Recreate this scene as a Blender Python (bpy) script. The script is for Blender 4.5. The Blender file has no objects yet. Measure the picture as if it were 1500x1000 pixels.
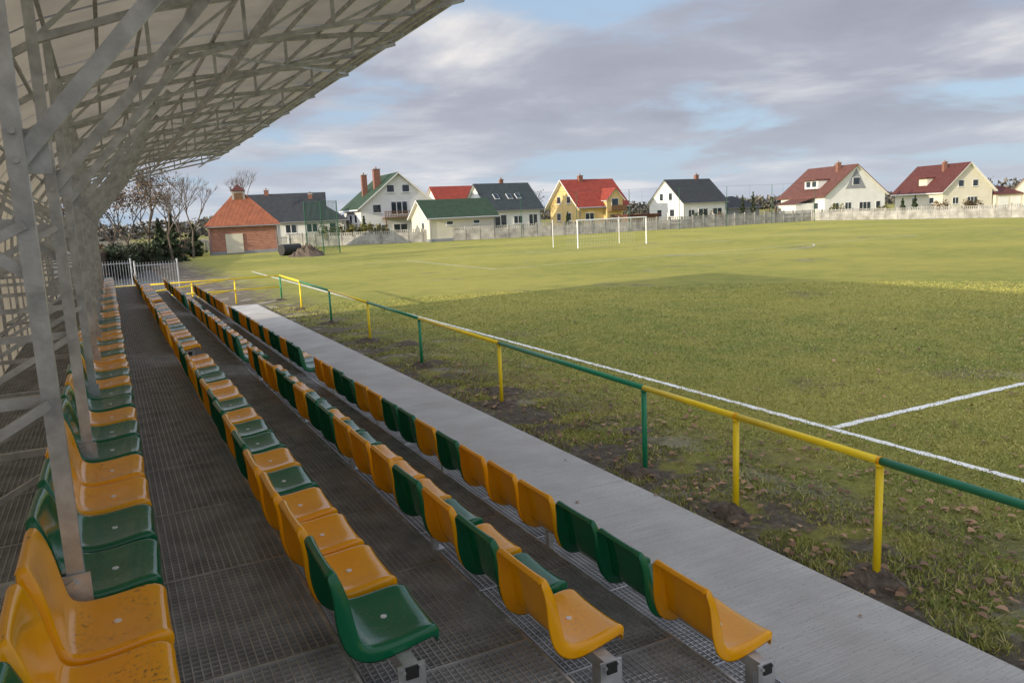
import bpy, bmesh, math, random
import numpy as np
from mathutils import Vector, Matrix, noise
random.seed(7); np.random.seed(7)
C=bpy.context; D=bpy.data; S=C.scene
R=random.random
def U(a,b): return a+(b-a)*random.random()

# ------------------------------------------------------------ materials
def newmat(name):
    m=D.materials.new(name); m.use_nodes=True
    nt=m.node_tree; b=nt.nodes['Principled BSDF']
    return m,nt,b
def N(nt,t,**k):
    n=nt.nodes.new(t)
    for a,v in k.items():
        if a in ('operation','blend_type','data_type','noise_dimensions','wave_type','bands_direction','feature','interpolation_type'): setattr(n,a,v)
        else: n.inputs[a].default_value=v
    return n
def ramp(nt,src,stops):
    r=nt.nodes.new('ShaderNodeValToRGB'); e=r.color_ramp.elements
    while len(e)<len(stops): e.new(.5)
    for i,(p,c) in enumerate(stops):
        e[i].position=p; e[i].color=(c[0],c[1],c[2],1) if not isinstance(c,(int,float)) else (c,c,c,1)
    nt.links.new(src,r.inputs[0]); return r.outputs[0]
def coords(nt,kind='Object'):
    t=nt.nodes.new('ShaderNodeTexCoord'); return t.outputs[kind]
def pos(nt):
    return nt.nodes.new('ShaderNodeNewGeometry').outputs['Position']
def noise_t(nt,vec,scale,detail=4,rough=.55):
    n=N(nt,'ShaderNodeTexNoise',Scale=scale,Detail=detail,Roughness=rough)
    nt.links.new(vec,n.inputs['Vector']); return n.outputs['Fac']
def mix(nt,fac,a,b,bt='MIX'):
    n=nt.nodes.new('ShaderNodeMix'); n.data_type='RGBA'; n.blend_type=bt
    for s,i in ((fac,0),(a,6),(b,7)):
        if isinstance(s,(int,float)): n.inputs[i].default_value=s
        elif isinstance(s,tuple): n.inputs[i].default_value=(s[0],s[1],s[2],1)
        else: nt.links.new(s,n.inputs[i])
    return n.outputs[2]
def math_n(nt,op,a,b=0.0,clamp=False):
    n=nt.nodes.new('ShaderNodeMath'); n.operation=op; n.use_clamp=clamp
    for i,s in enumerate((a,b)):
        if isinstance(s,(int,float)): n.inputs[i].default_value=s
        else: nt.links.new(s,n.inputs[i])
    return n.outputs[0]
def maprange(nt,v,a,b,c=0.,d=1.,smooth=True):
    n=nt.nodes.new('ShaderNodeMapRange')
    if smooth: n.interpolation_type='SMOOTHSTEP'
    nt.links.new(v,n.inputs[0])
    for i,x in enumerate((a,b,c,d)): n.inputs[i+1].default_value=x
    return n.outputs[0]
def bump(nt,b,h,strength=.3,dist=.02):
    n=N(nt,'ShaderNodeBump',Strength=strength,Distance=dist)
    nt.links.new(h,n.inputs['Height']); nt.links.new(n.outputs[0],b.inputs['Normal'])
def simple(name,col,rough=.6,metal=0.,var=.15,scale=3.,bmp=0.,bscale=30.,spec=.5):
    m,nt,b=newmat(name); v=pos(nt)
    n1=noise_t(nt,v,scale,4)
    lo=tuple(c*(1-var) for c in col); hi=tuple(min(1,c*(1+var)) for c in col)
    c=ramp(nt,n1,[(.3,lo),(.7,hi)])
    nt.links.new(c,b.inputs['Base Color'])
    b.inputs['Roughness'].default_value=rough; b.inputs['Metallic'].default_value=metal
    b.inputs['Specular IOR Level'].default_value=spec
    if bmp: bump(nt,b,noise_t(nt,v,bscale,3),bmp,.01)
    return m

def plastic(name,col,dirty=False):
    m,nt,b=newmat(name); v=pos(nt)
    oi=nt.nodes.new('ShaderNodeObjectInfo')
    n1=noise_t(nt,v,5,3)
    lo=tuple(c*.92 for c in col); hi=tuple(min(1,c*1.05) for c in col)
    c=ramp(nt,n1,[(.3,lo),(.7,hi)])
    vr=maprange(nt,oi.outputs['Random'],0,1,0,.12,False)
    c=mix(nt,vr,c,tuple(min(1,x*.6) for x in col))
    sp=noise_t(nt,v,70,5,.75); dm=noise_t(nt,v,5,4)
    mask=math_n(nt,'MULTIPLY',maprange(nt,sp,.54,.62),maprange(nt,dm,.46,.58))
    sepn=nt.nodes.new('ShaderNodeSeparateXYZ'); nt.links.new(nt.nodes.new('ShaderNodeNewGeometry').outputs['Normal'],sepn.inputs[0])
    up=maprange(nt,sepn.outputs[2],.7,.95)
    mask=math_n(nt,'MULTIPLY',mask,up)
    sepp=nt.nodes.new('ShaderNodeSeparateXYZ'); nt.links.new(v,sepp.inputs[0])
    mask=math_n(nt,'MULTIPLY',mask,maprange(nt,sepp.outputs[0],.3,.9,.9,.3))
    c=mix(nt,mask,c,(.12,.075,.03))
    nt.links.new(c,b.inputs['Base Color'])
    b.inputs['Specular IOR Level'].default_value=.5
    rr=maprange(nt,n1,.3,.7,.10,.20,False); rr=math_n(nt,'ADD',rr,math_n(nt,'MULTIPLY',mask,.4))
    nt.links.new(rr,b.inputs['Roughness'])
    bump(nt,b,noise_t(nt,v,14,2),.10,.01)
    return m
M={}
M['orange']=plastic('orange_plastic',(1.0,.43,.002))
M['green']=plastic('green_plastic',(.002,.145,.06))
M['steel']=simple('galvanized_steel',(.52,.53,.54),.40,.45,.28,9,.15,60)
M['steel_d']=simple('grating_steel',(.44,.445,.45),.42,.3,.25,6)
M['ypaint']=simple('yellow_paint',(.97,.68,.010),.36,0,.07,5,.1,40)
M['gpaint']=simple('green_paint',(.008,.23,.10),.33,0,.12,5,.1,40)
M['white']=simple('white_paint',(.78,.78,.78),.5,0,.05,4)
M['soil']=simple('soil',(.10,.075,.055),.95,0,.45,9,.9,25)

def m_concrete():
    m,nt,b=newmat('brushed_concrete'); v=pos(nt)
    n1=noise_t(nt,v,1.3,8,.6)
    mp=nt.nodes.new('ShaderNodeMapping'); mp.inputs['Scale'].default_value=(1.0,42,1); nt.links.new(v,mp.inputs[0])
    n2=noise_t(nt,mp.outputs[0],1.6,3)
    n3=noise_t(nt,v,40,4); n4=noise_t(nt,v,.5,4)
    c=ramp(nt,n1,[(.25,(.43,.41,.38)),(.5,(.53,.51,.475)),(.75,(.62,.60,.565))])
    c=mix(nt,math_n(nt,'MULTIPLY',maprange(nt,n2,.35,.7),.5),c,(.34,.325,.30))
    c=mix(nt,math_n(nt,'MULTIPLY',maprange(nt,n4,.46,.64),.45),c,(.38,.35,.31))
    c=mix(nt,math_n(nt,'MULTIPLY',maprange(nt,n3,.58,.70),.5),c,(.2,.18,.15))
    nt.links.new(c,b.inputs['Base Color']); b.inputs['Roughness'].default_value=.85
    bump(nt,b,n2,.6,.008); return m
M['concrete']=m_concrete()

def m_grass(blade=False):
    m,nt,b=newmat('grass_blades' if blade else 'grass_ground'); v=pos(nt)
    big=noise_t(nt,v,.09,4,.6); mid=noise_t(nt,v,.9,5,.65)
    if blade:
        g=nt.nodes.new('ShaderNodeNewGeometry'); fine=g.outputs['Random Per Island']
    else: fine=noise_t(nt,v,14,5,.75)
    c=ramp(nt,fine,[(.0,(.11,.17,.03)),(.42,(.185,.25,.05)),(.66,(.29,.32,.08)),(.97,(.54,.45,.22))] if blade else
        [(.30,(.10,.13,.028)),(.45,(.205,.24,.05)),(.58,(.33,.33,.08)),(.75,(.52,.44,.17))])
    c=mix(nt,maprange(nt,mid,.32,.68),c,mix(nt,.5,c,(.44,.38,.10)))
    c=mix(nt,math_n(nt,'MULTIPLY',maprange(nt,big,.40,.62),.75),c,mix(nt,.5,c,(.50,.43,.11)))
    if not blade:
        sep=nt.nodes.new('ShaderNodeSeparateXYZ'); nt.links.new(v,sep.inputs[0])
        x=sep.outputs[0]; y=sep.outputs[1]
        strip=math_n(nt,'MULTIPLY',maprange(nt,x,5.2,5.5),maprange(nt,x,8.6,5.8))
        n4=noise_t(nt,v,1.1,6,.62)
        sm=math_n(nt,'MULTIPLY',strip,maprange(nt,n4,.40,.52))
        edge=math_n(nt,'MULTIPLY',maprange(nt,x,6.0,5.45),maprange(nt,noise_t(nt,v,3,4),.25,.45))
        sm=math_n(nt,'MAXIMUM',sm,edge)
        under=maprange(nt,x,5.35,5.3)
        nearY=maprange(nt,y,40,34)
        sm=math_n(nt,'MAXIMUM',sm,math_n(nt,'MULTIPLY',under,nearY))
        worn=math_n(nt,'MULTIPLY',maprange(nt,noise_t(nt,v,.16,6,.7),.58,.67),.6)
        sm=math_n(nt,'MAXIMUM',sm,worn,True)
        sc=ramp(nt,noise_t(nt,v,9,5,.7),[(.3,(.10,.078,.056)),(.55,(.20,.165,.125)),(.75,(.36,.31,.24))])
        sc=mix(nt,maprange(nt,noise_t(nt,v,.8,3),.55,.65),sc,(.38,.34,.28))
        sc=mix(nt,maprange(nt,x,3.2,2.9),sc,(.14,.138,.136))
        c=mix(nt,sm,c,sc)
        far=maprange(nt,y,125,220); c=mix(nt,math_n(nt,'MULTIPLY',far,.5),c,(.16,.13,.07))
        h=math_n(nt,'ADD',math_n(nt,'MULTIPLY',fine,.6),math_n(nt,'MULTIPLY',noise_t(nt,v,60,3,.7),.5))
        bump(nt,b,h,1.0,.09)
    nt.links.new(c,b.inputs['Base Color']); b.inputs['Roughness'].default_value=.9
    b.inputs['Specular IOR Level'].default_value=.2
    return m
M['grass']=m_grass(); M['blade']=m_grass(True)

def m_line(name,faint):
    m,nt,b=newmat(name); v=pos(nt)
    n=noise_t(nt,v,22,5,.7); n2=noise_t(nt,v,2.2,4)
    f=math_n(nt,'ADD',n,math_n(nt,'MULTIPLY',n2,.45))
    if faint: st=[(.50,(.26,.28,.10)),(.70,(.58,.57,.45)),(.85,(.75,.75,.65))]
    else: st=[(.50,(.24,.26,.11)),(.62,(.62,.62,.54)),(.78,(.82,.82,.79))]
    nt.links.new(ramp(nt,f,st),b.inputs['Base Color']); b.inputs['Roughness'].default_value=.95
    return m
M['line']=m_line('chalk_line',False); M['line_f']=m_line('worn_chalk_line',True)

def m_panel():
    m,nt,b=newmat('polycarbonate_panel'); v=pos(nt)
    n1=noise_t(nt,v,1.6,4,.65); n2=noise_t(nt,v,18,3,.7)
    c=ramp(nt,n1,[(.3,(.12,.105,.083)),(.7,(.20,.18,.145))])
    c=mix(nt,math_n(nt,'MULTIPLY',maprange(nt,n2,.55,.75),.35),c,(.10,.085,.06))
    nt.links.new(c,b.inputs['Base Color']); b.inputs['Roughness'].default_value=.35
    tr=nt.nodes.new('ShaderNodeBsdfTranslucent')
    nt.links.new(mix(nt,.12,c,(.75,.70,.60)),tr.inputs[0])
    ms=nt.nodes.new('ShaderNodeMixShader'); ms.inputs[0].default_value=.45
    nt.links.new(b.outputs[0],ms.inputs[1]); nt.links.new(tr.outputs[0],ms.inputs[2])
    nt.links.new(ms.outputs[0],nt.nodes['Material Output'].inputs[0])
    return m
M['panel']=m_panel()

def m_tiles(name,col,freq=3.2):
    m,nt,b=newmat(name); v=coords(nt,'UV')
    w=N(nt,'ShaderNodeTexWave',Scale=freq,Distortion=0.3); w.bands_direction='Y'; nt.links.new(v,w.inputs[0])
    w2=N(nt,'ShaderNodeTexWave',Scale=freq*1.3,Distortion=0.2); w2.bands_direction='X'; nt.links.new(v,w2.inputs[0])
    n=noise_t(nt,pos(nt),1.5,5)
    c=ramp(nt,n,[(.3,tuple(x*.75 for x in col)),(.7,tuple(min(1,x*1.2) for x in col))])
    c=mix(nt,math_n(nt,'MULTIPLY',w.outputs['Fac'],.45),c,tuple(x*.35 for x in col))
    nt.links.new(c,b.inputs['Base Color']); b.inputs['Roughness'].default_value=.7; b.inputs['Specular IOR Level'].default_value=.3
    bump(nt,b,math_n(nt,'ADD',w.outputs['Fac'],w2.outputs['Fac']),.6,.05); return m
M['t_red']=m_tiles('red_roof_tiles',(.32,.055,.035)); M['t_orange']=m_tiles('orange_roof_tiles',(.36,.12,.06))
M['t_dark']=m_tiles('anthracite_roof_tiles',(.045,.05,.055)); M['t_blue']=m_tiles('slate_roof_tiles',(.048,.062,.068))
M['t_green']=m_tiles('green_roof_tiles',(.035,.07,.038)); M['t_brown']=m_tiles('brown_red_roof_tiles',(.16,.066,.052)); M['t_maroon']=m_tiles('maroon_roof_tiles',(.125,.038,.032))
M['w_white']=simple('white_render',(.66,.66,.64),.9,0,.06,.7); M['w_cream']=simple('cream_render',(.62,.58,.48),.9,0,.06,.7)
M['w_yellow']=simple('yellow_render',(.62,.46,.20),.9,0,.06,.7); M['w_grey']=simple('grey_render',(.25,.26,.28),.9,0,.1,.7)
def m_brick():
    m,nt,b=newmat('red_brick'); v=coords(nt,'UV')
    t=nt.nodes.new('ShaderNodeTexBrick'); nt.links.new(v,t.inputs[0])
    t.inputs['Color1'].default_value=(.40,.17,.11,1); t.inputs['Color2'].default_value=(.29,.11,.075,1); t.inputs['Mortar'].default_value=(.44,.40,.35,1)
    t.inputs['Scale'].default_value=2.6; t.inputs['Mortar Size'].default_value=.012
    nt.links.new(t.outputs[0],b.inputs['Base Color']); b.inputs['Roughness'].default_value=.9; return m
M['brick']=m_brick()
M['glass']=simple('window_glass',(.03,.04,.05),.08,0,.3,1.5); M['frame_w']=simple('white_window_frame',(.7,.7,.7),.5,0,.03,2)
M['wood']=simple('brown_wood',(.16,.085,.04),.7,0,.25,4); M['chim']=simple('chimney_brick',(.22,.10,.07),.9,0,.2,6)
M['fence']=simple('precast_concrete',(.31,.30,.28),.9,0,.38,.9,.3,15)
M['fence_b']=simple('brown_fence_panels',(.10,.07,.05),.85,0,.3,2.5,.3,15)
M['bark']=simple('bark',(.12,.095,.075),.95,0,.3,5,.5,20)
def m_fol(name,a,b_):
    m,nt,b=newmat(name); g=nt.nodes.new('ShaderNodeNewGeometry')
    c=ramp(nt,g.outputs['Random Per Island'],[(0,a),(1,b_)])
    c=mix(nt,maprange(nt,noise_t(nt,g.outputs['Position'],.6,4),.35,.65),mix(nt,.6,c,(.01,.012,.006)),c)
    nt.links.new(c,b.inputs['Base Color']); b.inputs['Roughness'].default_value=.8; return m
M['conifer']=m_fol('conifer_foliage',(.018,.04,.016),(.06,.085,.03)); M['autumn']=m_fol('autumn_foliage',(.10,.065,.035),(.24,.15,.075))
M['hedge']=m_fol('hedge_foliage',(.07,.09,.02),(.26,.22,.05)); M['woods']=m_fol('distant_woods_foliage',(.10,.10,.085),(.20,.175,.14))
M['dead']=m_fol('dead_leaves',(.18,.09,.045),(.50,.30,.17))
M['net']=simple('green_net',(.02,.09,.05),.8,0,.1,2); M['wnet']=simple('pale_net',(.5,.5,.5),.8,0,.1,2)
M['black']=simple('black_rubber',(.02,.02,.02),.6,0,.2,3); M['terracotta']=simple('red_item',(.45,.06,.03),.6,0,.1,3)

# ------------------------------------------------------------ mesh builder
class MB:
    def __init__(s): s.v=[]; s.f=[]; s.m=[]; s.mats=[]; s.uv=[]
    def mi(s,mat):
        if mat not in s.mats: s.mats.append(mat)
        return s.mats.index(mat)
    def quad(s,pts,mat,uv=None):
        i=len(s.v); s.v+= [tuple(p) for p in pts]; s.f.append(tuple(range(i,i+len(pts)))); s.m.append(s.mi(mat)); s.uv.append(uv)
    def box(s,c,d,mat,rot=None):
        cx,cy,cz=c; a,b,e=d[0]/2,d[1]/2,d[2]/2
        P=[Vector((x,y,z)) for z in(-e,e) for y in(-b,b) for x in(-a,a)]
        if rot is not None: P=[rot@p for p in P]
        i=len(s.v); s.v+=[(p.x+cx,p.y+cy,p.z+cz) for p in P]
        for f in((0,2,3,1),(4,5,7,6),(0,1,5,4),(2,6,7,3),(0,4,6,2),(1,3,7,5)):
            s.f.append(tuple(i+k for k in f)); s.m.append(s.mi(mat)); s.uv.append(None)
    def beam(s,p,q,w,h,mat,up=(0,0,1)):
        p=Vector(p);q=Vector(q);d=q-p;L=d.length;z=d.normalized()
        u=Vector(up)
        if abs(z.dot(u))>.98: u=Vector((0,1,0))
        x=z.cross(u).normalized(); y=z.cross(x)
        rot=Matrix((x,y,z)).transposed()
        s.box((p+q)/2,(w,h,L),mat,rot)
    def tube(s,p,q,r1,r2,mat,n=8,cap=True):
        p=Vector(p);q=Vector(q);z=(q-p).normalized();u=Vector((0,0,1)) if abs(z.z)<.95 else Vector((1,0,0))
        x=z.cross(u).normalized();y=z.cross(x);i=len(s.v)
        for c,r in((p,r1),(q,r2)):
            for k in range(n):
                a=2*math.pi*k/n; w=c+x*(r*math.cos(a))+y*(r*math.sin(a)); s.v.append(tuple(w))
        mi=s.mi(mat)
        for k in range(n):
            s.f.append((i+k,i+(k+1)%n,i+n+(k+1)%n,i+n+k)); s.m.append(mi); s.uv.append(None)
        if cap:
            s.f.append(tuple(i+k for k in range(n))[::-1]); s.m.append(mi); s.uv.append(None)
            s.f.append(tuple(i+n+k for k in range(n))); s.m.append(mi); s.uv.append(None)
    def obj(s,name,parent=None,smooth=False,loc=None,bevel=0):
        me=D.meshes.new(name); me.from_pydata(s.v,[],s.f)
        for m in s.mats: me.materials.append(M[m])
        me.polygons.foreach_set('material_index',s.m)
        if any(u is not None for u in s.uv):
            ul=me.uv_layers.new(); k=0
            for u,f in zip(s.uv,s.f):
                for j in range(len(f)):
                    ul.data[k].uv=u[j] if u else (0,0); k+=1
        if smooth: me.polygons.foreach_set('use_smooth',[len(f)==4 for f in s.f])
        me.update(); o=D.objects.new(name,me); C.collection.objects.link(o)
        if parent: o.parent=parent
        if loc: o.location=loc
        if bevel:
            b=o.modifiers.new('b','BEVEL'); b.width=bevel; b.segments=2
        return o
def empty(name,loc=(0,0,0),rz=0):
    e=D.objects.new(name,None); e.location=loc; e.rotation_euler=(0,0,rz); C.collection.objects.link(e); e.empty_display_size=.3; return e

# ------------------------------------------------------------ ground, path, lines
g=MB(); g.quad([(-1500,-1500,0),(1500,-1500,0),(1500,2500,0),(-1500,2500,0)],'grass'); g.obj('grass_ground')
pth=MB()
y=-8.0
while y<34.0:
    L=5.2; y2=min(34.2,y+L-.008)
    pth.box((4.08,(y+y2)/2,.035),(2.5,y2-y,.07),'concrete'); y+=L
pth.obj('concrete_path',bevel=.008)

def line_strip(pts,w=.11,z=.004,mat='line'):
    mb=MB()
    for (a,b) in zip(pts[:-1],pts[1:]):
        a=Vector(a);b=Vector(b);n=max(1,int((b-a).length/.12)); d=(b-a).normalized(); s=Vector((-d.y,d.x))
        prev=None
        for i in range(n+1):
            p=a.lerp(b,i/n); w1=w/2+U(-.022,.018); w2=w/2+U(-.022,.018)
            cur=((p.x+s.x*w1,p.y+s.y*w1,z),(p.x-s.x*w2,p.y-s.y*w2,z))
            if prev: mb.quad([prev[0],prev[1],cur[1],cur[0]],mat)
            prev=cur
    return mb
x0,x1,yh,yg=9.25,73.4,7.85,60.0; cx=41.35
lines=empty('pitch_markings')
def L(pts,z=.004,w=.12,mat='line'): line_strip(pts,w,z,mat).obj('marking',lines)
L([(x0,-30),(x0,yg)],w=.13); L([(x0+.07,yh),(x1,yh)],.008,.14)
F_='line_f'
L([(x0+.06,yg),(x1,yg)],.008,.1,F_); L([(x1,-30),(x1,yg)],.004,.1,F_)
L([(cx-20.15,yg),(cx-20.15,yg-16.5)],.012,.12,F_); L([(cx+20.15,yg),(cx+20.15,yg-16.5)],.012,.12,F_); L([(cx-20.15,yg-16.5),(cx+20.15,yg-16.5)],.016,.12,F_)
L([(cx-9.16,yg),(cx-9.16,yg-5.5)],.012,.1,F_); L([(cx+9.16,yg),(cx+9.16,yg-5.5)],.012,.1,F_); L([(cx-9.16,yg-5.5),(cx+9.16,yg-5.5)],.016,.1,F_)
L([(cx+9.15*math.cos(a),yh+9.15*math.sin(a)) for a in np.linspace(0,2*math.pi,49)],.012,.1,F_)
a0=math.asin(5.5/9.15); L([(cx+9.15*math.cos(a),yg-11+9.15*math.sin(a)) for a in np.linspace(math.pi+a0,2*math.pi-a0,21)],.02,.12,F_)

def blades():
    n=250000
    d=3.0+30*np.random.rand(n)**1.5
    ang=np.radians(np.random.uniform(-2,62,n))
    X=d*np.sin(ang)+2.2; Y=d*np.cos(ang)
    keep=(X>5.42)&(Y>.8)
    nz=np.array([noise.noise(Vector((x*1.1,y*1.1,0))) for x,y in zip(X,Y)])
    bare=(X<8.0)&(nz>-.02+(X-5.4)*.14)
    keep&=~(bare&(np.random.rand(n)<.90))
    online=(np.abs(X-x0)<.05)|((np.abs(Y-yh)<.05)&(X>x0))
    keep&=~(online&(np.random.rand(n)<.88))
    X=X[keep];Y=Y[keep];nz=nz[keep];n=len(X); dist=np.hypot(X,Y)
    h=np.random.uniform(.015,.04,n)*(1+1.3*(X<6.8)*np.random.rand(n)*(nz<.0)); w=.003+.0005*dist
    a=np.random.rand(n)*2*np.pi; lx=np.random.normal(0,.7,n)*h; ly=np.random.normal(0,.7,n)*h
    v=np.zeros((n,3,3)); v[:,0,0]=X-w*np.cos(a); v[:,0,1]=Y-w*np.sin(a); v[:,1,0]=X+w*np.cos(a); v[:,1,1]=Y+w*np.sin(a)
    v[:,2,0]=X+lx; v[:,2,1]=Y+ly; v[:,2,2]=h
    me=D.meshes.new('grass'); me.vertices.add(3*n); me.vertices.foreach_set('co',v.reshape(-1))
    me.loops.add(3*n); me.loops.foreach_set('vertex_index',np.arange(3*n,dtype=np.int32))
    me.polygons.add(n); me.polygons.foreach_set('loop_start',np.arange(0,3*n,3,dtype=np.int32)); me.polygons.foreach_set('loop_total',np.full(n,3,dtype=np.int32))
    me.materials.append(M['blade']); me.update(calc_edges=True); me.validate()
    o=D.objects.new('grass',me); C.collection.objects.link(o)
blades()
lv=MB()
for i in range(1900):
    d=3+22*R()**1.3; a=math.radians(U(5,60)); x=d*math.sin(a)+2.5; y=d*math.cos(a)
    if R()<.5: x=U(5.4,8.2); y=U(1.5,16)
    if x<5.45 and (R()<.96 or x<3.2): continue
    s=U(.022,.058); t=U(0,6.28); tl=U(-.5,.5); z=.035+U(0,.02)
    if x<5.4: s*=.6; tl*=.3; z=.08
    P=[]
    for k,rr in enumerate((1,.6,.9,.55,1.0,.6)):
        an=t+k*math.pi/3; P.append((x+s*rr*math.cos(an),y+s*rr*math.sin(an),z+s*rr*tl*math.cos(an-t)+ (.008 if k%2 else 0)))
    lv.quad(P,'dead')
lv.obj('fallen_leaves')

# ------------------------------------------------------------ stadium seat mesh
def seat_mesh(name,mat):
    prof=[(.352,.398),(.362,.430),(.354,.462),(.326,.477),(.27,.471),(.19,.458),(.11,.454),(.055,.462),(.022,.492),(.006,.540),(-.008,.61),(-.022,.70),(-.034,.765),(-.044,.798),(-.060,.805),(-.076,.784)]
    hw=[.190,.197,.206,.213,.219,.223,.224,.224,.223,.222,.220,.216,.209,.200,.193,.187]
    ss=[-1.0,-1.0,-.93,-.7,-.35,0,.35,.7,.93,1.0,1.0]
    P=[Vector((a,0,b)) for a,b in prof]; n=len(P); verts=[]
    for i in range(n):
        t=(P[min(i+1,n-1)]-P[max(i-1,0)]).normalized(); nn=Vector((-t.z,0,t.x))
        if i<2: nn=Vector((.6,0,.8))
        else: nn=-nn if nn.z<0 and i<8 else nn
        if i<=7 and nn.z<0: nn=-nn
        if i>7 and nn.x<0 and i<14: nn=-nn
        if i>=14: nn=Vector((.3,0,.95))
        for j,s in enumerate(ss):
            w=hw[i]
            dish=.014*abs(s)**3
            if i>8: dish=(.022 if i<12 else .008)*abs(s)**2.5
            if j in(0,len(ss)-1): off=-.055 if 5<i<11 else -.038; w=w+.006
            else: off=dish
            if i>=14 or i<2: off=min(off,0)*.3
            c=P[i]+nn*off; verts.append((c.x,s*w,c.z))
    faces=[]; m=len(ss)
    for i in range(n-1):
        for j in range(m-1): faces.append((i*m+j,i*m+j+1,(i+1)*m+j+1,(i+1)*m+j))
    me=D.meshes.new('tmp'); me.from_pydata(verts,[],faces); o=D.objects.new('tmp',me); C.collection.objects.link(o)
    a=o.modifiers.new('s','SOLIDIFY'); a.thickness=.005; a.offset=0
    a=o.modifiers.new('u','SUBSURF'); a.levels=1; a.render_levels=1
    dg=C.evaluated_depsgraph_get(); me2=D.meshes.new_from_object(o.evaluated_get(dg)); D.objects.remove(o)
    me2.name=name; me2.materials.clear(); me2.materials.append(M[mat]); me2.materials.append(M['steel']); me2.materials.append(M['white'])
    bm=bmesh.new(); bm.from_mesh(me2); bmesh.ops.recalc_face_normals(bm,faces=bm.faces)
    for f in bm.faces: f.smooth=True; f.material_index=0
    def bx(c,d):
        r=bmesh.ops.create_cube(bm,size=1,matrix=Matrix.Translation(c)@Matrix.Diagonal((d[0],d[1],d[2],1)))
        for v in r['verts']:
            for f in v.link_faces: f.material_index=1; f.smooth=False
    bx((.2,-.10,.43),(.20,.03,.03)); bx((.2,.10,.43),(.20,.03,.03))
    r=bmesh.ops.create_cone(bm,cap_ends=True,segments=14,radius1=.015,radius2=.013,depth=.008,matrix=Matrix.Translation((.19,0,.4625)))
    for v in r['verts']:
        for f in v.link_faces: f.material_index=2; f.smooth=False
    bm.to_mesh(me2); bm.free()
    return me2
SM={'O':seat_mesh('orange_seat','orange'),'G':seat_mesh('green_seat','green')}
P=.5
DZ=.125
ROWS={'A':(-.36,1.52),'B':(.60,1.27),'C':(1.485,1.02),'D':(2.34,.765)}
SEQ={'A':[(1.75,'GOOGGOOGGOGGOGOOGOGOOGOGGOOGOOGOGGOOGOGOOGOGOOGOGG')],
 'B':[(2.72,'GOOOGOGGOGOOGGOO'),(11.6,'OGOOGGOOGOOGOGO'),(19.9,'OOGOGGOOGOGOOGG')],
 'C':[(2.68,'OGOGOOOGGOGGOOGO'),(11.5,'GOGOGOOGOGOOGGO'),(19.9,'GGOOGOOGOGGOGOO')],
 'D':[(2.62,'OGGOOOGOGGOOGGOO'),(11.5,'GGOGGOGOOGOOGGO'),(19.9,'OOOGOOGGOOGOOGO')]}
for r,(bx_,fz) in ROWS.items():
    for y0,s in SEQ[r]:
        for i,ch in enumerate(s):
            o=D.objects.new('stadium_seat',SM[ch]); C.collection.objects.link(o)
            o.location=(bx_+.05+U(-.005,.005),y0+P*(i+.5),fz-.005); o.rotation_euler=(0,U(-.015,.015),U(-.025,.025))

# ------------------------------------------------------------ grandstand
gs=empty('grandstand')
YA,YB=-1.0,27.5
ed={'A':(-1.35,.66),'B':(.68,1.535),'C':(1.555,2.39),'D':(2.41,2.86)}
gr=MB(); fr=MB()
for r,(xa,xb) in ed.items():
    z=ROWS[r][1]+DZ
    x=xa+.03
    while x<xb-.01:
        gr.box((x,(YA+YB)/2,z-.004),(.005,YB-YA,.008),'steel_d'); x+=.034
    yy=YA
    while yy<YB:
        gr.box(((xa+xb)/2,yy,z-.014),(xb-xa,.004,.022),'steel_d'); yy+=.036
    yy=YA
    while yy<=YB:
        fr.box(((xa+xb)/2,yy,z-.014),(xb-xa-.01,.014,.036),'steel_d')
        fr.box(((xa+xb)/2,yy+.03,z-.08),(xb-xa-.02,.07,.08),'steel'); yy+=1.0
    fr.box((xb,(YA+YB)/2,z-.02),(.012,YB-YA,.05),'steel'); fr.box((xa,(YA+YB)/2,z-.0165),(.012,YB-YA,.04),'steel')
    if r!='A':
        bxk=ROWS[r][0]
        for y0,s in SEQ[r]:
            y1=y0+P*len(s)
            fr.box((bxk+.25,(y0+y1)/2,z+.255),(.06,y1-y0+.14,.06),'steel')
            ly=y0+.02
            while ly<y1+.1:
                fr.box((bxk+.25,ly,z+.115),(.04,.05,.23),'steel'); fr.box((bxk+.25,ly,z+.006),(.11,.09,.012),'steel')
                ly+=2.0
            yb=y0-.075
            fr.box((bxk+.25,yb,z+.20),(.11,.010,.17),'steel'); fr.box((bxk+.25,yb-.009,z+.255),(.05,.008,.05),'black')
            for dx,dz_ in((-.035,.135),(.035,.135),(-.035,.265),(.035,.265)): fr.tube((bxk+.25+dx,yb-.003,z+dz_),(bxk+.25+dx,yb-.018,z+dz_),.009,.009,'steel',6)
    else:
        y0=1.75;y1=26.7
        fr.box((ROWS[r][0]+.25,(y0+y1)/2,z+.255),(.06,y1-y0,.06),'steel')
        ly=y0
        while ly<y1+.1: fr.box((ROWS[r][0]+.25,ly,z+.11),(.05,.05,.22),'steel'); ly+=2.0
    yy=YA+.1
    while yy<YB:
        fr.beam((xa+.1,yy+.03,0),(xa+.1,yy+.03,z-.13),.06,.06,'steel'); yy+=2
gr.obj('floor_grating',gs); fr.obj('floor_structure',gs)
cf=MB()
top=[(3.56,5.61),(2.9,5.57),(2.1,5.48),(1.3,5.36),(.5,5.18),(-.25,4.93),(-.8,4.6),(-1.2,4.12),(-1.42,3.5),(-1.5,2.8),(-1.5,1.9),(-1.5,.9),(-1.5,0)]
bot=[(3.44,5.49),(2.9,5.33),(2.1,5.16),(1.3,4.96),(.5,4.72),(-.25,4.46)]
ys=[-.9]+[3.3+2.1*i for i in range(12)]
ys=[yy for yy in ys if yy<YB+.3]
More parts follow.
